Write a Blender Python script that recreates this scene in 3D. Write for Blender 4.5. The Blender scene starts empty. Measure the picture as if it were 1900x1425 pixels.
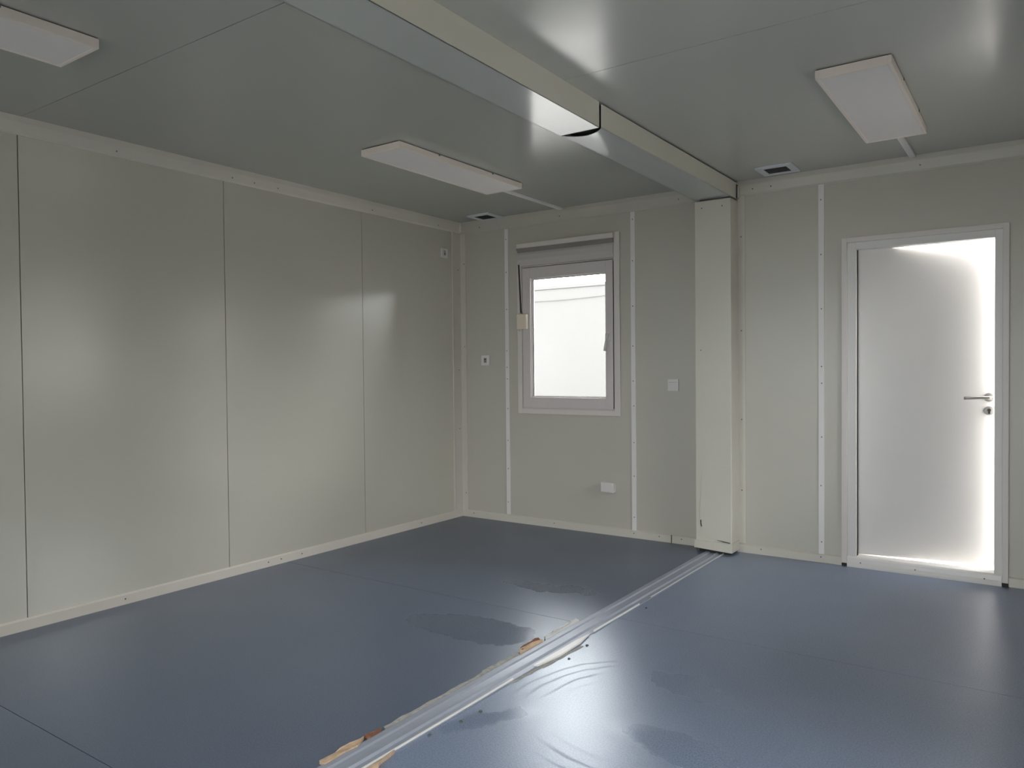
import bpy, bmesh, math, random
from mathutils import Vector, Matrix

random.seed(4)
S = bpy.context.scene
COL = S.collection
H = 2.5            # ceiling height
XR = 4.60          # right wall
YF = -6.0          # front wall (behind the camera)

# ------------------------------------------------------------------ camera
cam_d = bpy.data.cameras.new('camera')
cam = bpy.data.objects.new('camera', cam_d)
COL.objects.link(cam)
cam_d.sensor_width = 36.0
cam_d.lens = 1414.735 / 1900 * 36.0
cam_d.clip_start = 0.05
rt = Vector((0.82129510, 0.57042981, -0.00917575))
up = Vector((-0.00380042, 0.0215536, 0.99976047))
fw = Vector((-0.57049094, 0.8210635, -0.01986973))
m = Matrix((rt, up, -fw)).transposed().to_4x4()
m.translation = Vector((4.0853236, -5.12110576, 1.25598243))
cam.matrix_world = m
S.camera = cam

# ------------------------------------------------------------------ world: flat overcast sky
W = bpy.data.worlds.new('overcast_sky')
S.world = W
W.use_nodes = True
wn = W.node_tree.nodes
wl = W.node_tree.links
bg = wn['Background']
bg.inputs['Strength'].default_value = 20.0
tc = wn.new('ShaderNodeTexCoord')
sx = wn.new('ShaderNodeSeparateXYZ')
rp = wn.new('ShaderNodeValToRGB')
rp.color_ramp.elements[0].position = 0.0
rp.color_ramp.elements[0].color = (0.60, 0.61, 0.62, 1)
rp.color_ramp.elements[1].position = 0.8
rp.color_ramp.elements[1].color = (1.0, 0.99, 0.985, 1)
wl.new(tc.outputs['Generated'], sx.inputs[0])
wl.new(sx.outputs['Z'], rp.inputs[0])
wl.new(rp.outputs[0], bg.inputs['Color'])

# sky portals (light guides for the openings, they give off nothing themselves)
def portal(name, loc, rot, sx_, sy_):
    l = bpy.data.lights.new(name, 'AREA')
    l.shape = 'RECTANGLE'; l.size = sx_; l.size_y = sy_
    l.cycles.is_portal = True
    o = bpy.data.objects.new(name, l); COL.objects.link(o)
    o.location = loc; o.rotation_euler = rot
P2 = math.pi / 2

S.view_settings.view_transform = 'Standard'
S.view_settings.look = 'None'
S.view_settings.exposure = 0.10
S.view_settings.gamma = 1.0
S.view_settings.use_curve_mapping = False

# ------------------------------------------------------------------ helpers
def nb():
    return bmesh.new()

def box(bm, x0, x1, y0, y1, z0, z1, bev=0.0, seg=2):
    r = bmesh.ops.create_cube(bm, size=1.0)
    vs = r['verts']
    for v in vs:
        v.co = Vector((x0 + (v.co.x + .5) * (x1 - x0), y0 + (v.co.y + .5) * (y1 - y0), z0 + (v.co.z + .5) * (z1 - z0)))
    if bev > 0:
        es = list({e for v in vs for e in v.link_edges})
        bmesh.ops.bevel(bm, geom=es, offset=bev, segments=seg, affect='EDGES', profile=.6)
    return bm

def prism(bm, pts, axis, a, b):
    """polygon pts extruded along axis from a to b"""
    def mk(p, t):
        if axis == 'x': return Vector((t, p[0], p[1]))
        if axis == 'y': return Vector((p[0], t, p[1]))
        return Vector((p[0], p[1], t))
    va = [bm.verts.new(mk(p, a)) for p in pts]
    vb = [bm.verts.new(mk(p, b)) for p in pts]
    n = len(pts)
    bm.faces.new(va); bm.faces.new(list(reversed(vb)))
    for i in range(n):
        bm.faces.new((va[i], vb[i], vb[(i + 1) % n], va[(i + 1) % n]))
    bmesh.ops.recalc_face_normals(bm, faces=bm.faces)
    return bm

def cyl(bm, p0, p1, r, seg=16, r2=None):
    p0 = Vector(p0); p1 = Vector(p1); d = p1 - p0
    q = d.to_track_quat('Z', 'Y').to_matrix().to_4x4()
    q.translation = (p0 + p1) / 2
    bmesh.ops.create_cone(bm, cap_ends=True, segments=seg, radius1=r, radius2=r if r2 is None else r2, depth=d.length, matrix=q)
    return bm

def tube(bm, pts, r, seg=10, flat=1.0):
    rings = []
    pts = [Vector(p) for p in pts]
    for i, p in enumerate(pts):
        a = pts[max(0, i - 1)]; b = pts[min(len(pts) - 1, i + 1)]
        t = (b - a).normalized()
        u = t.cross(Vector((0, 0, 1)))
        if u.length < .05: u = t.cross(Vector((1, 0, 0)))
        u.normalize(); w = t.cross(u).normalized()
        rings.append([bm.verts.new(p + u * math.cos(k / seg * 2 * math.pi) * r + w * math.sin(k / seg * 2 * math.pi) * r * flat) for k in range(seg)])
    for i in range(len(rings) - 1):
        for k in range(seg):
            bm.faces.new((rings[i][k], rings[i][(k + 1) % seg], rings[i + 1][(k + 1) % seg], rings[i + 1][k]))
    bm.faces.new(rings[0]); bm.faces.new(list(reversed(rings[-1])))
    bmesh.ops.recalc_face_normals(bm, faces=bm.faces)
    return bm

def origin_of(o):
    v = Vector((0, 0, 0))
    while o is not None:
        v += o.location; o = o.parent
    return v

def obj(name, bm, mat, parent=None, local=False, smooth=False, loc=None):
    """link a bmesh given in world coordinates (or local ones) as one object"""
    me = bpy.data.meshes.new(name)
    if parent is not None and not local:
        bmesh.ops.translate(bm, verts=bm.verts, vec=-origin_of(parent))
    if parent is None and loc is not None:
        bmesh.ops.translate(bm, verts=bm.verts, vec=-Vector(loc))
    bm.to_mesh(me); bm.free()
    if smooth:
        for p in me.polygons: p.use_smooth = True
    me.materials.append(mat)
    o = bpy.data.objects.new(name, me); COL.objects.link(o)
    if parent is not None: o.parent = parent
    elif loc is not None: o.location = loc
    return o

def thing(name, label, cat, loc, group=None):
    o = bpy.data.objects.new(name, None); COL.objects.link(o)
    o.empty_display_size = .1; o.location = loc
    o['label'] = label; o['category'] = cat
    if group: o['group'] = group
    return o

def tag(o, label, cat, group=None):
    o['label'] = label; o['category'] = cat
    if group: o['group'] = group
    return o

def struct(name, bm, mat):
    o = obj(name, bm, mat); o['kind'] = 'structure'; return o

def struct_root(name, loc):
    o = bpy.data.objects.new(name, None); COL.objects.link(o)
    o.location = loc; o['kind'] = 'structure'; o.empty_display_size = .1
    return o

# ------------------------------------------------------------------ materials
def mat(name, col, rough=.5, metal=0.0, spec=.5, grain=0.0, gscale=60.0, bump=0.0, bscale=200.0, rvar=0.0, wave=0.0, wscale=1.2, ior=1.5):
    M = bpy.data.materials.new(name); M.use_nodes = True
    N = M.node_tree.nodes; L = M.node_tree.links
    b = N['Principled BSDF']
    b.inputs['Base Color'].default_value = (*col, 1)
    b.inputs['Roughness'].default_value = rough
    b.inputs['Metallic'].default_value = metal
    b.inputs['Specular IOR Level'].default_value = spec
    b.inputs['IOR'].default_value = ior
    t = N.new('ShaderNodeTexCoord')
    g = N.new('ShaderNodeNewGeometry')
    pos = g.outputs['Position']
    if grain > 0:
        n = N.new('ShaderNodeTexNoise'); n.inputs['Scale'].default_value = gscale; n.inputs['Detail'].default_value = 3
        L.new(pos, n.inputs['Vector'])
        r = N.new('ShaderNodeMapRange')
        r.inputs['To Min'].default_value = 1 - grain; r.inputs['To Max'].default_value = 1 + grain
        L.new(n.outputs['Fac'], r.inputs['Value'])
        mx = N.new('ShaderNodeVectorMath'); mx.operation = 'SCALE'
        mx.inputs[0].default_value = col
        L.new(r.outputs[0], mx.inputs['Scale'])
        L.new(mx.outputs[0], b.inputs['Base Color'])
    if rvar > 0:
        n2 = N.new('ShaderNodeTexNoise'); n2.inputs['Scale'].default_value = 3.0; n2.inputs['Detail'].default_value = 4
        L.new(pos, n2.inputs['Vector'])
        r2 = N.new('ShaderNodeMapRange')
        r2.inputs['From Min'].default_value = .3; r2.inputs['From Max'].default_value = .7
        r2.inputs['To Min'].default_value = max(.02, rough - rvar); r2.inputs['To Max'].default_value = rough + rvar
        L.new(n2.outputs['Fac'], r2.inputs['Value']); L.new(r2.outputs[0], b.inputs['Roughness'])
    if bump > 0 or wave > 0:
        last = None
        if wave > 0:
            n4 = N.new('ShaderNodeTexNoise'); n4.inputs['Scale'].default_value = wscale; n4.inputs['Detail'].default_value = 1
            L.new(pos, n4.inputs['Vector'])
            b4 = N.new('ShaderNodeBump'); b4.inputs['Strength'].default_value = 1.0; b4.inputs['Distance'].default_value = wave
            L.new(n4.outputs['Fac'], b4.inputs['Height']); last = b4
        if bump > 0:
            n3 = N.new('ShaderNodeTexNoise'); n3.inputs['Scale'].default_value = bscale; n3.inputs['Detail'].default_value = 2
            L.new(pos, n3.inputs['Vector'])
            b3 = N.new('ShaderNodeBump'); b3.inputs['Strength'].default_value = bump; b3.inputs['Distance'].default_value = .002
            L.new(n3.outputs['Fac'], b3.inputs['Height'])
            if last is not None: L.new(last.outputs[0], b3.inputs['Normal'])
            last = b3
        L.new(last.outputs[0], b.inputs['Normal'])
    return M

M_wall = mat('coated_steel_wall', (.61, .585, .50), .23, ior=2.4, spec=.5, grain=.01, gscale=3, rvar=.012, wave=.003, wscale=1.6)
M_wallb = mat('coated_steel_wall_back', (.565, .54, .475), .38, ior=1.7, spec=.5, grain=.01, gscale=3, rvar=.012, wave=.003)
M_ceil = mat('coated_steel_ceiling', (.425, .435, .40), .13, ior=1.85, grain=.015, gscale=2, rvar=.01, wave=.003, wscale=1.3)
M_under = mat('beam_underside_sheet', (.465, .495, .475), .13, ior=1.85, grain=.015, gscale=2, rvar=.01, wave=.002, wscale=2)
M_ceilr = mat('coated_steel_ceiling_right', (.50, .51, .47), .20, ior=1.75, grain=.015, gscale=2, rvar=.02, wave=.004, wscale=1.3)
M_core = mat('dark_joint', (.10, .10, .09), .8, spec=.2)
M_trim = mat('cream_sheet_trim', (.70, .66, .585), .42, grain=.03, gscale=8)
M_trimb = mat('cream_sheet_trim_back', (.66, .63, .56), .42, grain=.03, gscale=8)
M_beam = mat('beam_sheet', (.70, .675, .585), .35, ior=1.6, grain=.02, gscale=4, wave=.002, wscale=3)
M_strip = mat('white_cover_strip', (.84, .82, .80), .45)
M_white = mat('white_plastic', (.80, .765, .745), .38)
M_pvc = mat('window_plastic', (.70, .65, .63), .32)
M_cas = mat('window_casing_plastic', (.76, .71, .67), .38)
M_shade = mat('roller_box_plastic', (.60, .57, .54), .45)
M_lip_shade = mat('painted_lip_shade', (.30, .28, .26), .8)  # darker plastic standing in for shade under the shutter box lip
M_beige = mat('beige_plastic', (.84, .74, .60), .4)
M_door = mat('door_leaf_paint', (.84, .81, .78), .33, grain=.02, gscale=5, wave=.002)
M_dframe = mat('door_frame_paint', (.78, .76, .73), .35)
M_black = mat('black_rubber', (.015, .015, .015), .6)
M_strap = mat('dark_webbing', (.05, .04, .035), .85)
M_screw = mat('screw_metal', (.22, .20, .17), .45, metal=.4)
M_chrome = mat('brushed_steel', (.42, .40, .38), .32, metal=1.0)
M_alu = mat('galvanised_channel', (.33, .355, .42), .44, metal=.25, grain=.08, gscale=25, rvar=.04)
M_lip = mat('pale_channel_lip', (.72, .71, .69), .4)
M_wood = mat('split_wood', (.50, .36, .25), .8, grain=.35, gscale=45, spec=.2, bump=.6, bscale=120)
M_wooddark = mat('rusty_wood', (.22, .11, .07), .85, grain=.5, gscale=60, spec=.2, bump=.6)
M_pale = mat('pale_filler', (.60, .60, .60), .6, grain=.12, gscale=80)
M_grey = mat('dusty_filler', (.33, .32, .30), .8, grain=.4, gscale=50)
M_lampf = mat('lamp_frame_enamel', (.92, .83, .75), .38)
M_lens = mat('opal_diffuser', (.90, .86, .84), .32)
M_vent = mat('vent_frame', (.72, .74, .78), .4)
M_mesh = mat('vent_grille_dark', (.04, .04, .045), .6)
M_meshbar = mat('vent_bars', (.05, .05, .055), .5)
M_insert = mat('grey_insert', (.42, .41, .37), .5)
M_out = mat('neighbour_facade', (.068, .066, .064), .6, grain=.02, gscale=2)
M_out2 = mat('added_sky_block', (.14, .135, .13), .6)
M_cable = mat('cable_sheath', (.045, .044, .043), .7)
M_ground = mat('asphalt_yard', (.23, .225, .215), .9, grain=.1, gscale=6)
M_ext = mat('outer_cladding', (.7, .7, .68), .6)

# glass: thin clear sheet
M_glass = bpy.data.materials.new('clear_pane'); M_glass.use_nodes = True
N = M_glass.node_tree.nodes; L = M_glass.node_tree.links
N.remove(N['Principled BSDF'])
tr = N.new('ShaderNodeBsdfTransparent'); tr.inputs[0].default_value = (.96, .97, .965, 1)
gl = N.new('ShaderNodeBsdfGlossy'); gl.inputs['Roughness'].default_value = .02
fr = N.new('ShaderNodeFresnel'); fr.inputs['IOR'].default_value = 1.45
mx = N.new('ShaderNodeMixShader')
L.new(fr.outputs[0], mx.inputs[0]); L.new(tr.outputs[0], mx.inputs[1]); L.new(gl.outputs[0], mx.inputs[2])
L.new(mx.outputs[0], N['Material Output'].inputs['Surface'])

# floor vinyl: speckled blue-grey with wiped, wet and dusty areas that differ in gloss
M_floor = bpy.data.materials.new('blue_grey_vinyl'); M_floor.use_nodes = True
N = M_floor.node_tree.nodes; L = M_floor.node_tree.links
bs = N['Principled BSDF']
geo = N.new('ShaderNodeNewGeometry')
def math_(op, a, b=None, clamp=False):
    n = N.new('ShaderNodeMath'); n.operation = op; n.use_clamp = clamp
    for i, v in enumerate((a, b)):
        if v is None: continue
        if isinstance(v, (int, float)): n.inputs[i].default_value = v
        else: L.new(v, n.inputs[i])
    return n.outputs[0]
def noise_(scale, detail=2, src=None, rough=.5):
    n = N.new('ShaderNodeTexNoise'); n.inputs['Scale'].default_value = scale; n.inputs['Detail'].default_value = detail
    n.inputs['Roughness'].default_value = rough
    L.new(src or geo.outputs['Position'], n.inputs['Vector']); return n
def ramp_(v, lo, hi, a, b):
    n = N.new('ShaderNodeMapRange'); n.interpolation_type = 'SMOOTHSTEP'
    n.inputs['From Min'].default_value = lo; n.inputs['From Max'].default_value = hi
    n.inputs['To Min'].default_value = a; n.inputs['To Max'].default_value = b
    L.new(v, n.inputs['Value']); return n.outputs[0]
# position wobbled by noise, for irregular outlines
nz = noise_(5.0, 3)
vm = N.new('ShaderNodeVectorMath'); vm.operation = 'SUBTRACT'; vm.inputs[1].default_value = (.5, .5, .5)
L.new(nz.outputs['Color'], vm.inputs[0])
vs = N.new('ShaderNodeVectorMath'); vs.operation = 'SCALE'; vs.inputs['Scale'].default_value = .22
L.new(vm.outputs[0], vs.inputs[0])
va = N.new('ShaderNodeVectorMath'); va.operation = 'ADD'
L.new(geo.outputs['Position'], va.inputs[0]); L.new(vs.outputs[0], va.inputs[1])
def ellipse(cx, cy, rx, ry, ang, edge=.12):
    mp = N.new('ShaderNodeMapping'); mp.vector_type = 'TEXTURE'
    mp.inputs['Location'].default_value = (cx, cy, 0)
    mp.inputs['Rotation'].default_value = (0, 0, math.radians(ang))
    mp.inputs['Scale'].default_value = (rx, ry, 50)
    L.new(va.outputs[0], mp.inputs['Vector'])
    ln = N.new('ShaderNodeVectorMath'); ln.operation = 'LENGTH'
    L.new(mp.outputs[0], ln.inputs[0])
    return ramp_(ln.outputs['Value'], 1 - edge, 1 + edge, 1, 0)
wet = None
for e in [(1.80, -2.22, .36, .15, 8, .15), (1.78, -1.43, .30, .07, 10, .25), (2.45, -2.97, .06, .19, -30, .5),
          (3.10, -2.76, .22, .10, -15, .45), (2.97, -2.30, .22, .09, -20, .45)]:
    k = ellipse(*e)
    wet = k if wet is None else math_('MAXIMUM', wet, k)
# dusty whorl left by a mop beside the channel
mpw = N.new('ShaderNodeMapping'); mpw.vector_type = 'TEXTURE'
mpw.inputs['Location'].default_value = (2.95, -2.60, 0)
mpw.inputs['Rotation'].default_value = (0, 0, math.radians(-35))
mpw.inputs['Scale'].default_value = (1.0, 1.08, 1)
vs2 = N.new('ShaderNodeVectorMath'); vs2.operation = 'SCALE'; vs2.inputs['Scale'].default_value = .06
L.new(vm.outputs[0], vs2.inputs[0])
va2 = N.new('ShaderNodeVectorMath'); va2.operation = 'ADD'
L.new(geo.outputs['Position'], va2.inputs[0]); L.new(vs2.outputs[0], va2.inputs[1])
L.new(va2.outputs[0], mpw.inputs['Vector'])
lw = N.new('ShaderNodeVectorMath'); lw.operation = 'LENGTH'; L.new(mpw.outputs[0], lw.inputs[0])
rings = math_('SINE', math_('MULTIPLY', lw.outputs['Value'], 110.0))
rings = ramp_(rings, .55, .95, 0, 1)
ringmask = math_('MULTIPLY', ramp_(lw.outputs['Value'], .34, .40, 0, 1), ramp_(lw.outputs['Value'], .52, .58, 1, 0))
nr = noise_(2.6, 2)
rings = math_('MULTIPLY', math_('MULTIPLY', rings, ringmask), ramp_(nr.outputs['Fac'], .45, .6, 0, 1))
n1 = noise_(.9, 1); n2 = noise_(3.0, 2)
rough = math_('ADD', ramp_(n1.outputs['Fac'], .3, .7, .31, .35), ramp_(n2.outputs['Fac'], .3, .7, -.006, .006))
rough = math_('ADD', rough, math_('MULTIPLY', rings, .10))
mixr = N.new('ShaderNodeMix'); mixr.data_type = 'FLOAT'
L.new(wet, mixr.inputs[0]); L.new(rough, mixr.inputs[2]); mixr.inputs[3].default_value = .20
L.new(mixr.outputs[0], bs.inputs['Roughness'])
# colour: fine fleck
vf = noise_(170, 2); vg = noise_(2.2, 3)
cr = N.new('ShaderNodeMix'); cr.data_type = 'RGBA'
cr.inputs[6].default_value = (.070, .092, .145, 1); cr.inputs[7].default_value = (.098, .125, .188, 1)
L.new(ramp_(vf.outputs['Fac'], .38, .62, 0, 1), cr.inputs[0])
cr2 = N.new('ShaderNodeMix'); cr2.data_type = 'RGBA'; cr2.inputs[7].default_value = (.16, .185, .235, 1)
L.new(cr.outputs[2], cr2.inputs[6])
dust = math_('ADD', ramp_(vg.outputs['Fac'], .45, .8, 0, .12), math_('MULTIPLY', rings, .15))
L.new(dust, cr2.inputs[0])
L.new(cr2.outputs[2], bs.inputs['Base Color'])
bs.inputs['IOR'].default_value = 1.9; bs.inputs['Specular Tint'].default_value = (.84, .92, 1, 1)
bmp = N.new('ShaderNodeBump'); bmp.inputs['Strength'].default_value = .25; bmp.inputs['Distance'].default_value = .001
L.new(vf.outputs['Fac'], bmp.inputs['Height']); 
bmp2 = N.new('ShaderNodeBump'); bmp2.inputs['Strength'].default_value = 1; bmp2.inputs['Distance'].default_value = .003
L.new(n1.outputs['Fac'], bmp2.inputs['Height']); L.new(bmp2.outputs[0], bmp.inputs['Normal'])
L.new(bmp.outputs[0], bs.inputs['Normal'])

M_floor_lit = M_floor.copy(); M_floor_lit.name = 'blue_grey_vinyl_painted_light'  # right-hand sheets: the stronger light there is painted into the base colour
for n_ in M_floor_lit.node_tree.nodes:
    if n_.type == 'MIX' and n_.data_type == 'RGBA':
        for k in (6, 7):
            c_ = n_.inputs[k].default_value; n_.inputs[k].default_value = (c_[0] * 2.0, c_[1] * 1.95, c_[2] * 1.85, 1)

# ------------------------------------------------------------------ room shell
# openings: back wall window and door, right wall window, front wall openings behind the camera
WIN = (.640, 1.472, .935, 2.235)      # x0 x1 z0 z1
DOOR = (3.09, 3.905, .0, 2.02)
WINR = (-1.56, -.74, .935, 2.19)      # y0 y1 z0 z1
FRONT = [(.75, 1.60, .935, 2.20), (2.85, 3.80, .0, 1.95)]  # unseen openings, sized by the daylight wanted from behind
WINS = (-3.55, -2.60, .02, 2.06)     # unseen side opening, right wall, added to light the right-hand floor
TH = .07

def rect_holes(bm, a0, a1, z0, z1, holes, put):
    """slab with rectangular holes: put(bm,a0,a1,z0,z1)"""
    A = sorted({a0, a1, *[h[0] for h in holes], *[h[1] for h in holes]})
    A = [a for a in A if a0 <= a <= a1]
    for i in range(len(A) - 1):
        s, t = A[i], A[i + 1]
        zs = [(z0, z1)]
        for h in holes:
            if h[0] <= s and h[1] >= t:
                nz_ = []
                for (p, q_) in zs:
                    if h[2] > p: nz_.append((p, min(q_, h[2])))
                    if h[3] < q_: nz_.append((max(p, h[3]), q_))
                zs = nz_
        for p, q_ in zs:
            if q_ - p > 1e-4: put(bm, s, t, p, q_)

# floor
bm = nb(); box(bm, -.07, XR + .07, YF - .07, .07, -.20, -.012)
floor = struct('floor', bm, M_core)
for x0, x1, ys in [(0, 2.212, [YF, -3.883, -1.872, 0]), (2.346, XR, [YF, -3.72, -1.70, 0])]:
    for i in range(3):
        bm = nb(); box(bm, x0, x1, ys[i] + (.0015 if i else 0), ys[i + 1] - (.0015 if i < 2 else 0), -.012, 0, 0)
        obj('vinyl_sheet', bm, M_floor if x0 == 0 else M_floor_lit, floor)

# ceiling
bm = nb(); box(bm, -.07, XR + .07, YF - .07, .07, H + .012, H + .15)
ceiling = struct('ceiling', bm, M_core)
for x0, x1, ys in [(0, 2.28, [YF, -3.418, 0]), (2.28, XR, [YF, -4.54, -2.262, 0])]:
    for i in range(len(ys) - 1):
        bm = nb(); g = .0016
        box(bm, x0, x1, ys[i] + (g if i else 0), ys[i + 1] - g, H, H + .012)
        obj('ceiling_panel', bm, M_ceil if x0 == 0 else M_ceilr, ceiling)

# left wall: backing and 1.14 m panels
bm = nb(); box(bm, -.09, -.012, YF - .07, .07, -.012, H + .012)
wall_left = struct('wall_left', bm, M_core)
ys = [YF, -5.72, -4.572, -3.428, -2.294, -1.149, 0]
for i in range(6):
    bm = nb(); g = .0022
    box(bm, -.012, 0, ys[i] + g, ys[i + 1] - g, 0, H)
    obj('wall_panel', bm, M_wall, wall_left)

# back wall
bm = nb()
rect_holes(bm, 0, XR, -.012, H + .012, [WIN, DOOR], lambda b, a, c, p, q_: box(b, a, c, .012, TH, p, q_))
wall_back = struct('wall_back', bm, M_ext)
xs = [0, .485, 1.617, 2.93, XR]
for i in range(4):
    bm = nb(); g = .002
    rect_holes(bm, xs[i] + (g if i else 0), xs[i + 1] - (g if i < 3 else 0), 0, H, [h for h in (WIN, DOOR) if h[0] > xs[i] and h[1] < xs[i + 1]],
               lambda b, a, c, p, q_: box(b, a, c, 0, .012, p, q_))
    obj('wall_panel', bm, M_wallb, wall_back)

# right wall
bm = nb()
rect_holes(bm, YF, 0, -.012, H + .012, [WINR, WINS], lambda b, a, c, p, q_: box(b, XR + .012, XR + .08, a, c, p, q_))
wall_right = struct('wall_right', bm, M_ext)
ys = [YF, -2.294, -.60, 0]
for i in range(3):
    bm = nb(); g = .002
    rect_holes(bm, ys[i] + g, ys[i + 1] - g, 0, H, [h for h in (WINR, WINS) if h[0] > ys[i] and h[1] < ys[i + 1]],
               lambda b, a, c, p, q_: box(b, XR, XR + .012, a, c, p, q_))
    obj('wall_panel', bm, M_wall, wall_right)

# front wall, behind the camera, with two unseen glazed openings sized for fill light
bm = nb()
rect_holes(bm, -.012, XR + .012, -.012, H + .012, FRONT, lambda b, a, c, p, q_: box(b, a, c, YF - .08, YF, p, q_))
wall_front = struct('wall_front', bm, M_wall)
for n_, f in enumerate(FRONT):
    r = struct_root('window_%d' % (n_ + 3), ((f[0] + f[1]) / 2, YF, f[2]))
    bm = nb(); w = .06
    box(bm, f[0], f[0] + w, YF - .07, YF - .01, f[2], f[3]); box(bm, f[1] - w, f[1], YF - .07, YF - .01, f[2], f[3])
    box(bm, f[0] + w, f[1] - w, YF - .07, YF - .01, f[2], f[2] + w); box(bm, f[0] + w, f[1] - w, YF - .07, YF - .01, f[3] - w, f[3])
    obj('window_frame', bm, M_pvc, r)
    bm = nb(); box(bm, f[0] + w, f[1] - w, YF - .045, YF - .04, f[2] + w, f[3] - w)
    obj('pane', bm, M_glass, r)
    portal('window_portal', ((f[0] + f[1]) / 2, YF - .1, (f[2] + f[3]) / 2), (P2, 0, 0), f[1] - f[0], f[3] - f[2])
portal('window_portal', ((WIN[0] + WIN[1]) / 2, .12, (WIN[2] + WIN[3]) / 2), (-P2, 0, 0), .9, 1.3)
portal('window_portal', (XR + .13, (WINR[0] + WINR[1]) / 2, (WINR[2] + WINR[3]) / 2), (P2, 0, P2), .9, 1.3)

# glazed side door, added out of view for sideways light
r = struct_root('added_side_door', (XR, (WINS[0] + WINS[1]) / 2, WINS[2]))
bm = nb(); a, b_, c, d = WINS; w = .06
box(bm, XR, XR + .06, a, a + w, c, d); box(bm, XR, XR + .06, b_ - w, b_, c, d);
box(bm, XR, XR + .06, a + w, b_ - w, c, c + w); box(bm, XR, XR + .06, a + w, b_ - w, d - w, d)
obj('window_frame', bm, M_pvc, r)
bm = nb(); box(bm, XR + .03, XR + .035, a + w, b_ - w, c + w, d - w); obj('pane', bm, M_glass, r)
portal('window_portal', (XR + .13, (a + b_) / 2, (c + d) / 2), (P2, 0, P2), b_ - a, d - c)

# second window, in the right wall (mirrored faintly in the left wall)
r = struct_root('window_2', (XR, (WINR[0] + WINR[1]) / 2, WINR[2]))
bm = nb(); a, b_, c, d = WINR; w = .08
box(bm, XR - .005, XR + .06, a, a + w, c, d, .003); box(bm, XR - .005, XR + .06, b_ - w, b_, c, d, .003)
box(bm, XR - .005, XR + .06, a + w, b_ - w, c, c + w, .003); box(bm, XR - .005, XR + .06, a + w, b_ - w, d - w - .06, d, .003)
obj('window_frame', bm, M_pvc, r)
bm = nb(); box(bm, XR + .03, XR + .035, a + w, b_ - w, c + w, d - w - .06); obj('pane', bm, M_glass, r)

# ------------------------------------------------------------------ trims
screw_me = None
def screw(parent, p, normal, r=.0045):
    """small screw head; meshes shared by direction"""
    global screw_me
    if screw_me is None: screw_me = {}
    if normal not in screw_me:
        bm = nb(); n = Vector(normal)
        cyl(bm, Vector((0, 0, 0)) - n * .002, n * .0028, 1.0, 10, .75)
        for v in bm.verts:
            k = v.co - n * v.co.dot(n); v.co = v.co.dot(n) * n + k * .0048
        me = bpy.data.meshes.new('screw'); bm.to_mesh(me); bm.free(); me.materials.append(M_screw)
        screw_me[normal] = me
    o = bpy.data.objects.new('screw', screw_me[normal]); COL.objects.link(o)
    o.parent = parent; o.location = Vector(p) - origin_of(parent)
    return o

# baseboards (folded sheet, slightly proud, sloped top lip)
bm = nb(); prism(bm, [(0, 0), (.016, 0), (.014, .05), (.004, .057), (0, .057)], 'y', YF, -.0)
bl = struct('baseboard_left', bm, M_trim)
for y in (-2.95, -2.02, -1.92, -1.75, -.55): screw(bl, (.0155, y, .03), (1, 0, 0))
bm = nb()
prism(bm, [(0, 0), (-.016, 0), (-.014, .05), (-.004, .057), (0, .057)], 'x', .016, 2.10)
prism(bm, [(0, 0), (-.016, 0), (-.014, .048), (-.004, .055), (0, .055)], 'x', 2.385, 3.054)
prism(bm, [(0, 0), (-.016, 0), (-.014, .048), (-.004, .055), (0, .055)], 'x', 3.937, XR)
bb = struct('baseboard_back', bm, M_trimb)
for x in (.13, .93, 1.62, 1.82, 1.99, 2.55, 2.93): screw(bb, (x, -.0155, .035), (0, -1, 0))
bm = nb(); box(bm, 1.912, 1.918, -.0175, -.013, .0, .057)
obj('joint_gap', bm, M_core, bb)

# cornices
bm = nb(); prism(bm, [(0, H), (.022, H), (.020, H - .03), (.010, H - .078), (.004, H - .088), (0, H - .088)], 'y', YF, -.01)
t = struct('trim_1', bm, M_trim)
for y in (-2.95, -2.24, -2.08, -1.90, -1.05, -.30): screw(t, (.0135, y, H - .06), (1, 0, 0))
bm = nb()
prism(bm, [(0, H), (-.022, H), (-.020, H - .03), (-.010, H - .085), (-.004, H - .096), (0, H - .096)], 'x', .01, 2.15)
prism(bm, [(0, H), (-.022, H), (-.020, H - .03), (-.010, H - .085), (-.004, H - .096), (0, H - .096)], 'x', 2.40, XR)
t = struct('trim_2', bm, M_wallb)
for x in (.22, 1.0, 1.98, 2.50, 2.62, 3.49): screw(t, (x, -.0155, H - .06), (0, -1, 0))
# corner fold between left and back wall
bm = nb()
box(bm, 0, .006, -.115, 0, .05, H - .085, .0015)
box(bm, 0, .060, -.006, 0, .05, H - .095, .0015)
box(bm, 0, .012, -.118, -.108, .05, H - .085, .003)
box(bm, .052, .063, -.010, 0, .05, H - .095, .003)
t = struct('trim_3', bm, M_trimb)
for z in (2.1, 1.25, .75): screw(t, (.0065, -.04, z), (1, 0, 0))
for z in (2.15, 1.45, .2): screw(t, (.045, -.0065, z), (0, -1, 0))
bm = nb(); tube(bm, [(.024, -.026, H - .002), (.02, -.024, H - .03), (.026, -.030, H - .080)], .010, 8)
struct('trim_4', bm, M_cas)

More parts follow.
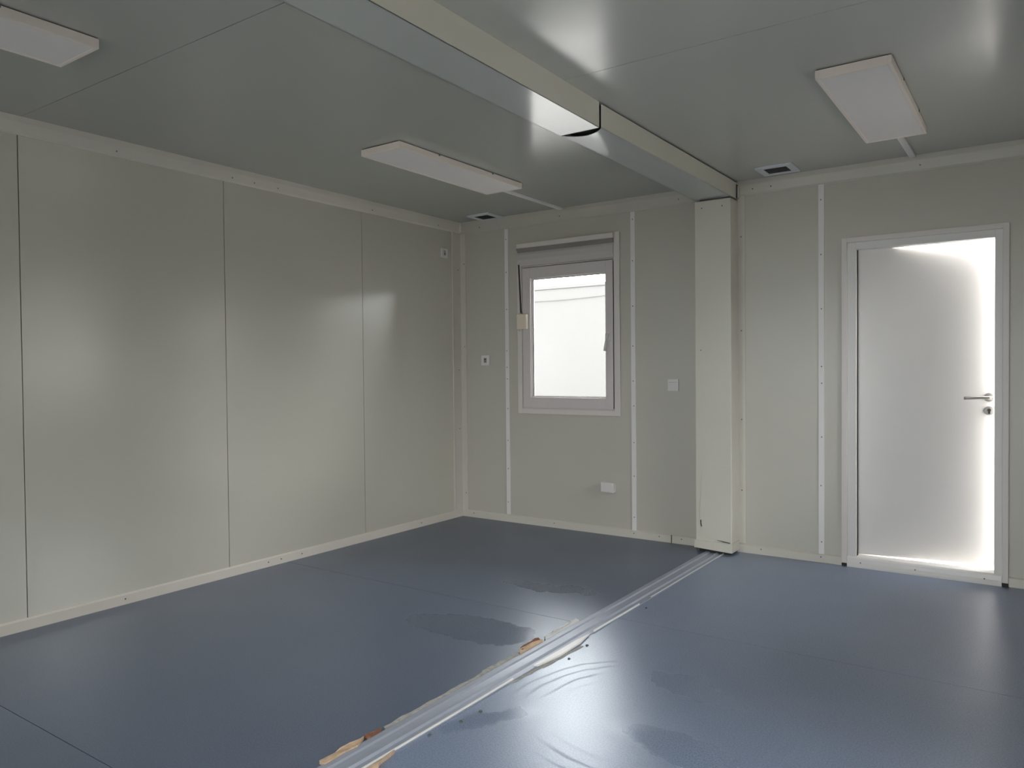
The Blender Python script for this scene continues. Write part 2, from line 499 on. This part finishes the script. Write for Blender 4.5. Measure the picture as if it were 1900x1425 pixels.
# vertical cover strips with screws
SZ = {0: [2.314, 2.047, 1.743, 1.404, 1.269, 1.174, .93, .669, .437, .161],
      1: [2.343, 2.04, 1.709, 1.416, 1.158, .975, .705, .457, .153],
      2: [2.311, 1.964, 1.62, 1.253, 1.146, .803, .492, .131]}
LBL = ['narrow white cover strip with screws left of the window, nearest the room corner',
       'narrow white cover strip with screws right of the window, before the column',
       'narrow white cover strip with screws between the column and the door']
for i, (xc, zb, zt) in enumerate([(.486, .06, 2.40), (1.619, .05, 2.40), (2.932, .04, 2.408)]):
    t = thing('cover_strip', LBL[i], 'trim strip', (xc, 0, zb), 'white cover strips on the back wall')
    bm = nb(); box(bm, xc - .018, xc + .018, -.007, 0, zb, zt, .002)
    obj('strip', bm, M_strip, t)
    for z in SZ[i]: screw(t, (xc + random.uniform(-.003, .003), -.007, z), (0, -1, 0))

# ------------------------------------------------------------------ window_1 in the back wall
r = struct_root('window_1', (1.06, 0, .895))
def frame_ring(bm, x0, x1, z0, z1, l, rr, b_, t_, y0, y1, bev=.003):
    box(bm, x0, x0 + l, y0, y1, z0, z1, bev); box(bm, x1 - rr, x1, y0, y1, z0, z1, bev)
    box(bm, x0 + l - .002, x1 - rr + .002, y0, y1, z0, z0 + b_, bev); box(bm, x0 + l - .002, x1 - rr + .002, y0, y1, z1 - t_, z1, bev)
bm = nb()
box(bm, .598, .640, -.018, 0, .895, 2.10, .004)
box(bm, 1.468, 1.515, -.018, 0, .895, 2.266, .004)
box(bm, .636, 1.472, -.018, 0, .895, .937, .004)
box(bm, .618, 1.478, -.052, 0, 2.219, 2.257, .004)
casing = obj('casing', bm, M_cas, r)
bm = nb(); frame_ring(bm, .638, 1.474, .933, 2.235, .012, .018, .014, .165, -.004, .050); frame_ring(bm, .638, 1.474, .933, 2.235, .05, .05, .05, .21, .046, .070)
fixed = obj('window_frame', bm, M_pvc, r)
bm = nb(); frame_ring(bm, .648, 1.458, .945, 2.064, .075, .063, .083, .088, -.016, .045, .005)
sash = obj('sash', bm, M_pvc, r)
bm = nb(); frame_ring(bm, .718, 1.400, 1.023, 1.981, .012, .012, .012, .012, .004, .03, .002)
obj('glazing_bead', bm, M_cas, sash)
bm = nb(); frame_ring(bm, .7285, 1.3895, 1.0335, 1.9705, .004, .004, .004, .005, .012, .022, 0)
obj('gasket', bm, M_black, sash)
bm = nb(); box(bm, .722, 1.397, .017, .022, 1.027, 1.977)
obj('pane', bm, M_glass, r)
bm = nb(); box(bm, 1.459, 1.464, -.008, .01, .95, 2.055); box(bm, .6465, .6495, -.006, .01, .95, 1.15)
obj('sash_gap_seal', bm, M_strap, r)
# roller shutter box
bm = nb(); prism(bm, [(0, 2.220), (-.049, 2.220), (-.022, 2.188), (-.030, 2.170), (-.034, 2.128), (-.020, 2.080), (0, 2.076)], 'x', .612, 1.470)
sb = obj('shutter_box', bm, M_shade, r)
bm = nb(); prism(bm, [(-.010, 2.220), (-.0505, 2.2185), (-.0235, 2.187), (-.010, 2.190)], 'x', .611, 1.4705); obj('box_lip_shade', bm, M_lip_shade, sb)  # dark band paints the shade on the underside of the lip
# strap and winder
bm = nb()
prism(bm, [(.6120, 2.100), (.6250, 2.100), (.6430, 1.700), (.6300, 1.700)], 'y', -.024, -.0215)
strap = obj('shutter_strap', bm, M_strap, r)
bm = nb(); box(bm, .610, .632, -.03, -.018, 2.098, 2.118, .003); obj('strap_guide', bm, M_cas, strap)
bm = nb(); box(bm, .612, .706, -.052, -.017, 1.572, 1.694, .010, 3); wnd = obj('strap_winder', bm, M_beige, r)
bm = nb(); box(bm, .618, .648, -.034, -.018, 1.690, 1.703, .002); box(bm, .610, .626, -.028, -.018, 1.560, 1.575, .002); obj('winder_slot', bm, M_shade, wnd)
# lever handle on the sash
bm = nb(); box(bm, 1.412, 1.440, -.026, -.015, 1.455, 1.525, .005, 3); cyl(bm, (1.426, -.02, 1.50), (1.426, -.055, 1.50), .010, 14)
hd = obj('window_handle', bm, M_white, r)
bm = nb(); tube(bm, [(1.427, -.052, 1.512), (1.427, -.060, 1.49), (1.424, -.062, 1.45), (1.416, -.060, 1.41), (1.410, -.054, 1.385)], .0115, 12, .7)
obj('lever', bm, M_white, hd, smooth=True)

# ------------------------------------------------------------------ door_1
r = struct_root('door_1', (3.50, 0, 0))
bm = nb()
box(bm, 3.054, 3.088, -.020, 0, .018, 2.052, .004); box(bm, 3.904, 3.936, -.020, 0, .018, 2.052, .004)
box(bm, 3.085, 3.907, -.020, 0, 2.020, 2.052, .004)
obj('door_casing', bm, M_cas, r)
for x0 in (3.056, 3.904):
    bm = nb(); box(bm, x0, x0 + .031, -.020, 0, 0, .018, .001); obj('casing_foot', bm, M_black, r)
bm = nb()
box(bm, 3.086, 3.138, -.008, .070, 0, 2.022, .004); box(bm, 3.866, 3.906, -.008, .088, 0, 2.022, .004)
box(bm, 3.136, 3.868, -.008, .070, 1.975, 2.022, .004)
obj('door_jamb', bm, M_dframe, r)
bm = nb(); prism(bm, [(.070, 0), (-.030, 0), (-.030, .012), (-.022, .030), (-.018, .055), (-.010, .064), (.070, .066)], 'x', 3.088, 3.904)
th = obj('threshold', bm, M_dframe, r)
for x, z in ((3.165, .030), (3.467, .030), (3.82, .030)): screw(th, (x, -.0225, z), (0, -1, 0))
bm = nb(); box(bm, 3.139, 3.1425, .020, .034, .066, 1.975); obj('hinge_seal', bm, M_black, r)
# leaf: hinged on the left, opened outwards
leaf = bpy.data.objects.new('door_leaf', None)
bm = nb(); box(bm, 0, .775, 0, .042, 0, 1.905, .003)
leaf = obj('door_leaf', bm, M_door, r, local=True)
leaf.location = Vector((3.142, .036, .072)) - Vector((3.50, 0, 0))
leaf.rotation_euler = (0, 0, math.radians(10.0))
def sub(name, bm, m_, smooth=False):
    return obj(name, bm, m_, leaf, local=True, smooth=smooth)
hx, hz = .700, .990
bm = nb(); cyl(bm, (hx, 0, hz), (hx, -.009, hz), .026, 28); cyl(bm, (hx, -.008, hz), (hx, -.050, hz), .0095, 16); sub('handle_rosette', bm, M_chrome, False)
bm = nb(); tube(bm, [(hx + .008, -.050, hz), (hx - .01, -.054, hz), (hx - .05, -.055, hz + .001), (hx - .12, -.053, hz - .002), (hx - .132, -.050, hz - .003)], .0095, 12); sub('lever_handle', bm, M_chrome, True)
bm = nb(); cyl(bm, (hx, 0, hz - .078), (hx, -.009, hz - .078), .026, 28); sub('lock_rosette', bm, M_chrome)
bm = nb(); cyl(bm, (hx, -.008, hz - .074), (hx, -.013, hz - .074), .009, 16); box(bm, hx - .005, hx + .005, -.013, -.008, hz - .096, hz - .074); sub('lock_cylinder', bm, M_black)
for z in (.25, 1.0, 1.72):
    bm = nb(); cyl(bm, (3.137, .060, z), (3.137, .060, z + .09), .009, 12); obj('hinge', bm, M_dframe, r)

# ------------------------------------------------------------------ column cover in the back wall
t = thing('column_cover', 'cream sheet metal column cover on the back wall, under the ceiling beam', 'column', (2.27, -.07, 0))
bm = nb(); box(bm, 2.150, 2.398, -.150, 0, .075, 2.372, .004); obj('column_body', bm, M_beam, t)
bm = nb(); prism(bm, [(2.140, .028), (2.403, .016), (2.403, .078), (2.144, .080)], 'y', -.158, -.002)
obj('column_foot', bm, M_beam, t)
bm = nb(); prism(bm, [(2.200, .60), (2.396, .60), (2.394, .092), (2.385, .086), (2.245, .100), (2.215, .118), (2.196, .16), (2.178, .25)], 'y', -.1535, -.149)
obj('folded_flap', bm, M_beam, t)
bm = nb(); prism(bm, [(2.30, .0935), (2.385, .085), (2.388, .081), (2.345, .0835)], 'y', -.1575, -.150); obj('flap_gap', bm, M_core, t)
bm = nb(); box(bm, 2.396, 2.446, -.006, 0, .06, H - .09, .0015); fl = obj('side_flange', bm, M_trimb, t)
for z in (2.13, 1.5, .9, .42): screw(t, (2.42, -.007, z), (0, -1, 0))
for x, z in ((2.20, 2.325), (2.34, 2.325), (2.19, 1.37)): screw(t, (x, -.151, z), (0, -1, 0))
bm = nb(); prism(bm, [(2.182, .215), (2.190, .222), (2.190, .195), (2.196, .180), (2.188, .172), (2.183, .19)], 'y', -.1535, -.149); obj('punched_hole', bm, M_core, t)
bm = nb(); box(bm, 2.185, 2.385, -.145, -.01, 2.372, 2.384); obj('top_shadow_gap', bm, M_core, t)
bm = nb(); box(bm, 2.17, 2.39, -.14, -.01, .0, .05); obj('base_void', bm, M_black, t)

# ------------------------------------------------------------------ ceiling beam covers
def sheet(bm, a, b, c, d):
    bm.faces.new([bm.verts.new(p) for p in (a, b, c, d)])
def beam(name, label, y0, y1, xl0, xl1, xr0, xr1, zb, zt, cut=0.0, sag=0.0):
    """three-sided folded cover; y0 near end, y1 far end; (xl,xr) lower edges at both ends; cut = concave near end of underside"""
    t = thing(name, label, 'beam cover', ((xl0 + xr0) / 2, (y0 + y1) / 2, zb), 'cream covers of the ceiling beam')
    n = 16; th_ = .0025
    # underside
    bm = nb(); top = []; bot = []
    for i in range(n + 1):
        s = i / n
        xa = xl0 + (xr0 - xl0) * s; xb = xl1 + (xr1 - xl1) * s
        bow = math.sin(math.pi * s) ** .8
        ya = y0 + cut * bow
        bot.append((bm.verts.new((xa, ya, zb - sag * bow)), bm.verts.new((xb, y1, zb))))
        top.append((bm.verts.new((xa, ya, zb + th_ - sag * bow)), bm.verts.new((xb, y1, zb + th_))))
    for i in range(n):
        bm.faces.new((bot[i][0], bot[i][1], bot[i + 1][1], bot[i + 1][0]))
        bm.faces.new((top[i][0], top[i + 1][0], top[i + 1][1], top[i][1]))
        bm.faces.new((bot[i][0], bot[i + 1][0], top[i + 1][0], top[i][0]))
        bm.faces.new((bot[i][1], top[i][1], top[i + 1][1], bot[i + 1][1]))
    for k in (0, n):
        bm.faces.new((bot[k][0], top[k][0], top[k][1], bot[k][1]))
    bmesh.ops.recalc_face_normals(bm, faces=bm.faces)
    obj('underside', bm, M_under, t)
    for nm, a0, a1, s in (('left_face', xl0, xl1, 1), ('right_face', xr0, xr1, -1)):
        bm = nb()
        ps = [Vector((a0, y0, zb)), Vector((a1, y1, zb)), Vector((a1, y1, zt)), Vector((a0, y0, zt))]
        v1 = [bm.verts.new(p) for p in ps]; v2 = [bm.verts.new(p + Vector((s * th_, 0, 0))) for p in ps]
        bm.faces.new(v1); bm.faces.new(list(reversed(v2)))
        for i in range(4): bm.faces.new((v1[i], v2[i], v2[(i + 1) % 4], v1[(i + 1) % 4]))
        bmesh.ops.recalc_face_normals(bm, faces=bm.faces)
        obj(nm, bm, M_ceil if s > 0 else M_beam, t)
    return t
beam('beam_cover', 'near section of the cream ceiling beam cover, running up to the crooked joint', -5.98, -1.935, 2.21, 2.165, 2.435, 2.382, 2.380, 2.500)
bt = beam('beam_cover', 'far section of the cream ceiling beam cover, from the crooked joint to the wall column', -1.922, -.005, 2.170, 2.150, 2.386, 2.398, 2.382, 2.492, cut=.055, sag=.004)
bm = nb(); box(bm, 2.20, 2.36, -5.95, -.02, 2.40, H)
stl = obj('steel_beam', bm, M_core); tag(stl, 'dark steel beam inside the cream ceiling covers, seen in the gap of their joint', 'beam')
bm = nb(); prism(bm, [(2.402, 2.384), (2.416, 2.394), (2.416, 2.455), (2.402, 2.470)], 'y', -.03, -.02); obj('end_tab', bm, M_trim, bt)
bm = nb(); prism(bm, [(2.399, 2.386), (2.404, 2.386), (2.404, 2.475), (2.399, 2.480)], 'y', -.045, -.004); obj('end_gap', bm, M_core, bt)

# ------------------------------------------------------------------ ceiling lights
def light(x0, x1, y0, y1, label):
    t = thing('ceiling_light', label, 'ceiling light', ((x0 + x1) / 2, (y0 + y1) / 2, H), 'flat rectangular ceiling lights')
    zb = 2.460
    bm = nb(); box(bm, x0 + .004, x1 - .004, y0 + .004, y1 - .004, H - .004, H); obj('back_plate', bm, M_core, t)
    bm = nb(); frame_ring(bm, 0, 1, 0, 1, .1, .1, .1, .1, 0, 1, 0); bm.free()
    bm = nb(); w = .016
    box(bm, x0, x0 + w, y0, y1, zb, H - .003, .003); box(bm, x1 - w, x1, y0, y1, zb, H - .003, .003)
    box(bm, x0 + w - .002, x1 - w + .002, y0, y0 + w, zb, H - .003, .003); box(bm, x0 + w - .002, x1 - w + .002, y1 - w, y1, zb, H - .003, .003)
    obj('light_frame', bm, M_lampf, t)
    bm = nb(); box(bm, x0 + w - .002, x1 - w + .002, y0 + w - .002, y1 - w + .002, zb + .002, zb + .008); obj('diffuser', bm, M_lens, t)
    for k in (.28, .72):
        bm = nb(); y = y0 + (y1 - y0) * k; box(bm, x1 - .001, x1 + .003, y - .006, y + .006, H - .012, H - .002, .001); obj('clip', bm, M_screw, t)
light(.930, 1.225, -2.050, -.865, 'flat white ceiling light in the middle, its cable duct running to the window wall')
light(.905, 1.200, -4.83, -3.640, 'flat white ceiling light cut off at the upper left of the photo')
light(3.297, 3.590, -1.735, -.600, 'flat white ceiling light on the right, above the door')
for x, y0, lb in ((1.02, -.867, 'white cable duct from the middle ceiling light to the window wall'), (3.452, -.602, 'white cable duct from the right ceiling light to the door wall')):
    bm = nb(); box(bm, x - .017, x + .017, y0, -.022, H - .014, H, .002)
    tag(obj('cable_duct', bm, M_strip if x > 0 else M_trim, loc=(x, y0, H)), lb, 'cable duct', 'ceiling cable ducts')

def vent(xc, yc, label):
    t = thing('ceiling_vent', label, 'air vent', (xc, yc, H), 'square ceiling vents')
    a, b_ = .112, .070
    bm = nb(); z0, z1 = H - .012, H
    for s in (-1, 1):
        box(bm, xc + (b_ if s > 0 else -a), xc + (a if s > 0 else -b_), yc - a, yc + a, z0, z1, .003)
        box(bm, xc - b_ - .002, xc + b_ + .002, yc + (b_ if s > 0 else -a), yc + (a if s > 0 else -b_), z0, z1, .003)
    obj('vent_frame', bm, M_vent, t)
    bm = nb(); box(bm, xc - b_, xc + b_, yc - b_, yc + b_, H - .004, H - .001); obj('vent_opening', bm, M_mesh, t)
    for i in range(6):
        bm = nb(); y = yc - b_ + .012 + i * .0232; box(bm, xc - b_, xc + b_, y - .002, y + .004, H - .010, H - .003); obj('slat', bm, M_meshbar, t)
vent(.365, -.125, 'small square ceiling vent near the room corner, left of the window')
vent(2.715, -.200, 'small square ceiling vent right of the beam, above the right cover strip')

# ------------------------------------------------------------------ sockets and switches
t = thing('wall_socket', 'small white data socket left of the window, beside the cover strip', 'socket', (.265, 0, 1.29))
bm = nb(); box(bm, .222, .307, -.012, 0, 1.287, 1.372, .004); obj('cover_plate', bm, M_white, t)
bm = nb(); box(bm, .250, .280, -.0145, -.010, 1.308, 1.350, .002); obj('insert', bm, M_insert, t)
bm = nb(); box(bm, .257, .273, -.0155, -.013, 1.330, 1.342); box(bm, .260, .270, -.0155, -.013, 1.314, 1.324); obj('jack', bm, M_core, t)
t = thing('wall_socket', 'small white socket high on the left panel wall near the corner', 'socket', (0, -.22, 2.18))
bm = nb(); box(bm, 0, .012, -.262, -.178, 2.182, 2.262, .004); obj('cover_plate', bm, M_white, t)
bm = nb(); box(bm, .010, .0145, -.234, -.208, 2.202, 2.244, .002); obj('insert', bm, M_insert, t)
bm = nb(); box(bm, .0135, .0155, -.226, -.216, 2.208, 2.222); obj('jack', bm, M_core, t)
t = thing('light_switch', 'white light switch between the window and the column', 'switch', (1.93, 0, 1.087))
bm = nb(); box(bm, 1.889, 1.970, -.010, 0, 1.087, 1.173, .004); obj('cover_plate', bm, M_white, t)
bm = nb(); prism(bm, [(-.009, 1.098), (-.014, 1.098), (-.011, 1.148), (-.009, 1.148)], 'x', 1.900, 1.959); obj('rocker', bm, M_white, t)
bm = nb(); box(bm, 1.898, 1.961, -.0108, -.009, 1.149, 1.151); obj('rocker_gap', bm, M_insert, t)
t = thing('surface_socket', 'white surface-mounted socket box low on the wall below the window', 'socket', (1.41, 0, .32))
bm = nb(); box(bm, 1.366, 1.470, -.050, 0, .322, .398, .006, 3); obj('socket_body', bm, M_white, t)
bm = nb(); box(bm, 1.370, 1.466, -.060, -.049, .328, .401, .005, 3); obj('socket_lid', bm, M_white, t)

# ------------------------------------------------------------------ floor channel across the room
t = thing('floor_channel', 'long grey metal joint channel crossing the blue floor towards the column', 'floor profile', (2.28, -3, 0))
prof = [(2.212, -.012), (2.212, .004), (2.217, .0065), (2.242, .0065), (2.248, .001), (2.284, -.001), (2.290, .0065), (2.298, .0065), (2.303, -.002), (2.332, -.003), (2.335, .004), (2.344, .004), (2.346, -.012)]
bm = nb(); prism(bm, prof, 'y', YF, -.02); obj('channel', bm, M_alu, t)
bm = nb(); box(bm, 2.336, 2.343, -3.5, -2.62, .003, .009, .001); obj('pale_lip', bm, M_lip, t)
bm = nb(); prism(bm, [(2.334, -2.46), (2.348, -2.45), (2.368, -2.30), (2.366, -2.12), (2.345, -2.00), (2.336, -2.1)], 'z', .002, .010); obj('pale_lip', bm, M_lip, t)
bm = nb(); box(bm, 2.338, 2.345, -1.95, -1.45, .003, .010, .001); obj('pale_lip', bm, M_lip, t)
bm = nb(); box(bm, 2.336, 2.341, -1.30, -.10, .003, .007, .001); obj('pale_lip', bm, M_lip, t)

def splinter(name, label, cat, pts, z1, m_, group=None, jag=.006, seed=1):
    """irregular flat-ish chip whose outline follows pts (x,y), broken edge"""
    rnd = random.Random(seed); out = []
    n = len(pts)
    for i in range(n):
        a = Vector(pts[i]); b = Vector(pts[(i + 1) % n]); k = max(1, int((b - a).length / .03))
        for j in range(k):
            p = a.lerp(b, j / k); out.append((p.x + rnd.uniform(-jag, jag) * .5, p.y + rnd.uniform(-jag, jag)))
    bm = nb(); prism(bm, out, 'z', .0, z1)
    for v in bm.verts:
        if v.co.z > z1 / 2: v.co.z += rnd.uniform(-.3, .3) * z1
    cx = sum(p[0] for p in out) / len(out); cy = sum(p[1] for p in out) / len(out)
    o = obj(name, bm, m_, loc=(cx, cy, 0)); tag(o, label, cat, group); return o
splinter('wood_splinter', 'tan wood splinter left of the channel at the bottom edge of the photo', 'debris', [(2.198, -3.50), (2.222, -3.50), (2.222, -3.36), (2.195, -3.30), (2.188, -3.40)], .010, M_wood, seed=3)
splinter('wood_splinter', 'rusty brown wood chip at the end of the front tan splinter', 'debris', [(2.190, -3.29), (2.216, -3.30), (2.216, -3.24), (2.194, -3.225)], .012, M_wooddark, seed=4)
splinter('wood_splinter', 'pale wood splinter right of the channel at the bottom edge of the photo', 'debris', [(2.348, -3.56), (2.378, -3.50), (2.376, -3.42), (2.362, -3.40), (2.350, -3.31)], .010, M_wood, seed=5)
splinter('wood_splinter', 'reddish brown wood splinter left of the channel, halfway along it', 'debris', [(2.174, -2.33), (2.209, -2.37), (2.207, -2.21), (2.178, -2.18)], .014, M_wooddark, seed=6)
splinter('wood_splinter', 'tan wood sliver beside the reddish splinter halfway along the channel', 'debris', [(2.190, -2.35), (2.211, -2.38), (2.211, -2.19), (2.201, -2.20)], .018, M_wood, jag=.003, seed=7)
splinter('broken_edge_strip', 'white broken edge strip left of the channel, behind the reddish splinter', 'debris', [(2.190, -2.15), (2.211, -2.17), (2.209, -1.86), (2.188, -1.85)], .012, M_pale, jag=.003, seed=8)
splinter('broken_edge_strip', 'grey dusty filler along the left of the channel in the foreground', 'debris', [(2.190, -3.20), (2.212, -3.22), (2.212, -2.32), (2.196, -2.30)], .004, M_grey, jag=.008, seed=9)
splinter('broken_edge_strip', 'pale chipped filler left of the channel, in front of the reddish splinter', 'debris', [(2.184, -2.62), (2.211, -2.65), (2.211, -2.39), (2.192, -2.37)], .006, M_grey, jag=.010, seed=10)
splinter('broken_edge_strip', 'chipped pale filler right of the channel, opposite the reddish splinter', 'debris', [(2.347, -2.66), (2.356, -2.62), (2.384, -2.30), (2.392, -2.14), (2.376, -2.14), (2.350, -2.40)], .0025, M_grey, jag=.010, seed=11)
for i, (x, y) in enumerate([(2.400, -2.12), (2.412, -2.30), (2.392, -3.02), (2.401, -2.92), (2.365, -3.16), (2.180, -2.20), (2.395, -1.48), (2.19, -3.26), (2.18, -2.05), (2.20, -3.47)]):
    bm = nb(); bmesh.ops.create_icosphere(bm, subdivisions=1, radius=.007)
    rnd = random.Random(i)
    for v in bm.verts: v.co = Vector((v.co.x * rnd.uniform(.5, 1.3), v.co.y * rnd.uniform(.6, 1.6), v.co.z * .5 + .0025))
    tag(obj('crumb', bm, M_core, loc=None), 'tiny dark crumb of dirt lying beside the floor channel', 'debris', 'dark crumbs beside the floor channel').location = (x, y, 0)

# ------------------------------------------------------------------ outside
bm = nb(); box(bm, -40, 45, -40, 45, -.5, -.21)
gr = struct('ground', bm, M_ground)
t = thing('neighbour_container', 'white container facade seen bright through the window', 'container', (0, 5.5, -.2))
bm = nb(); box(bm, -9, 9, 5.5, 8.0, -.2, 2.55); obj('facade', bm, M_out, t)
bm = nb(); box(bm, -9.01, 9.01, 5.485, 8.01, 2.55, 2.60, .004); obj('roof_rail', bm, M_out, t)
t = thing('neighbour_container', 'unseen second container added on the right to block low sky', 'container', (9.0, -2, -.2))  # added out of view to cut the low sky off the right-hand openings
bm = nb(); box(bm, 9.0, 11.5, -12, 5.0, -.2, 2.55); obj('facade', bm, M_out2, t)
bm = nb(); box(bm, 8.97, 11.52, -12.02, 5.02, 2.50, 2.60, .01); obj('roof_rail', bm, M_out, t)
bm = nb()
tube(bm, [(-4.5 + i * .25, 5.485, 2.46 - .10 * math.sin(math.pi * i / 16)) for i in range(17)], .004, 6)
tag(obj('cable', bm, M_cable), 'thin grey cable sagging across the facade outside the window', 'cable')
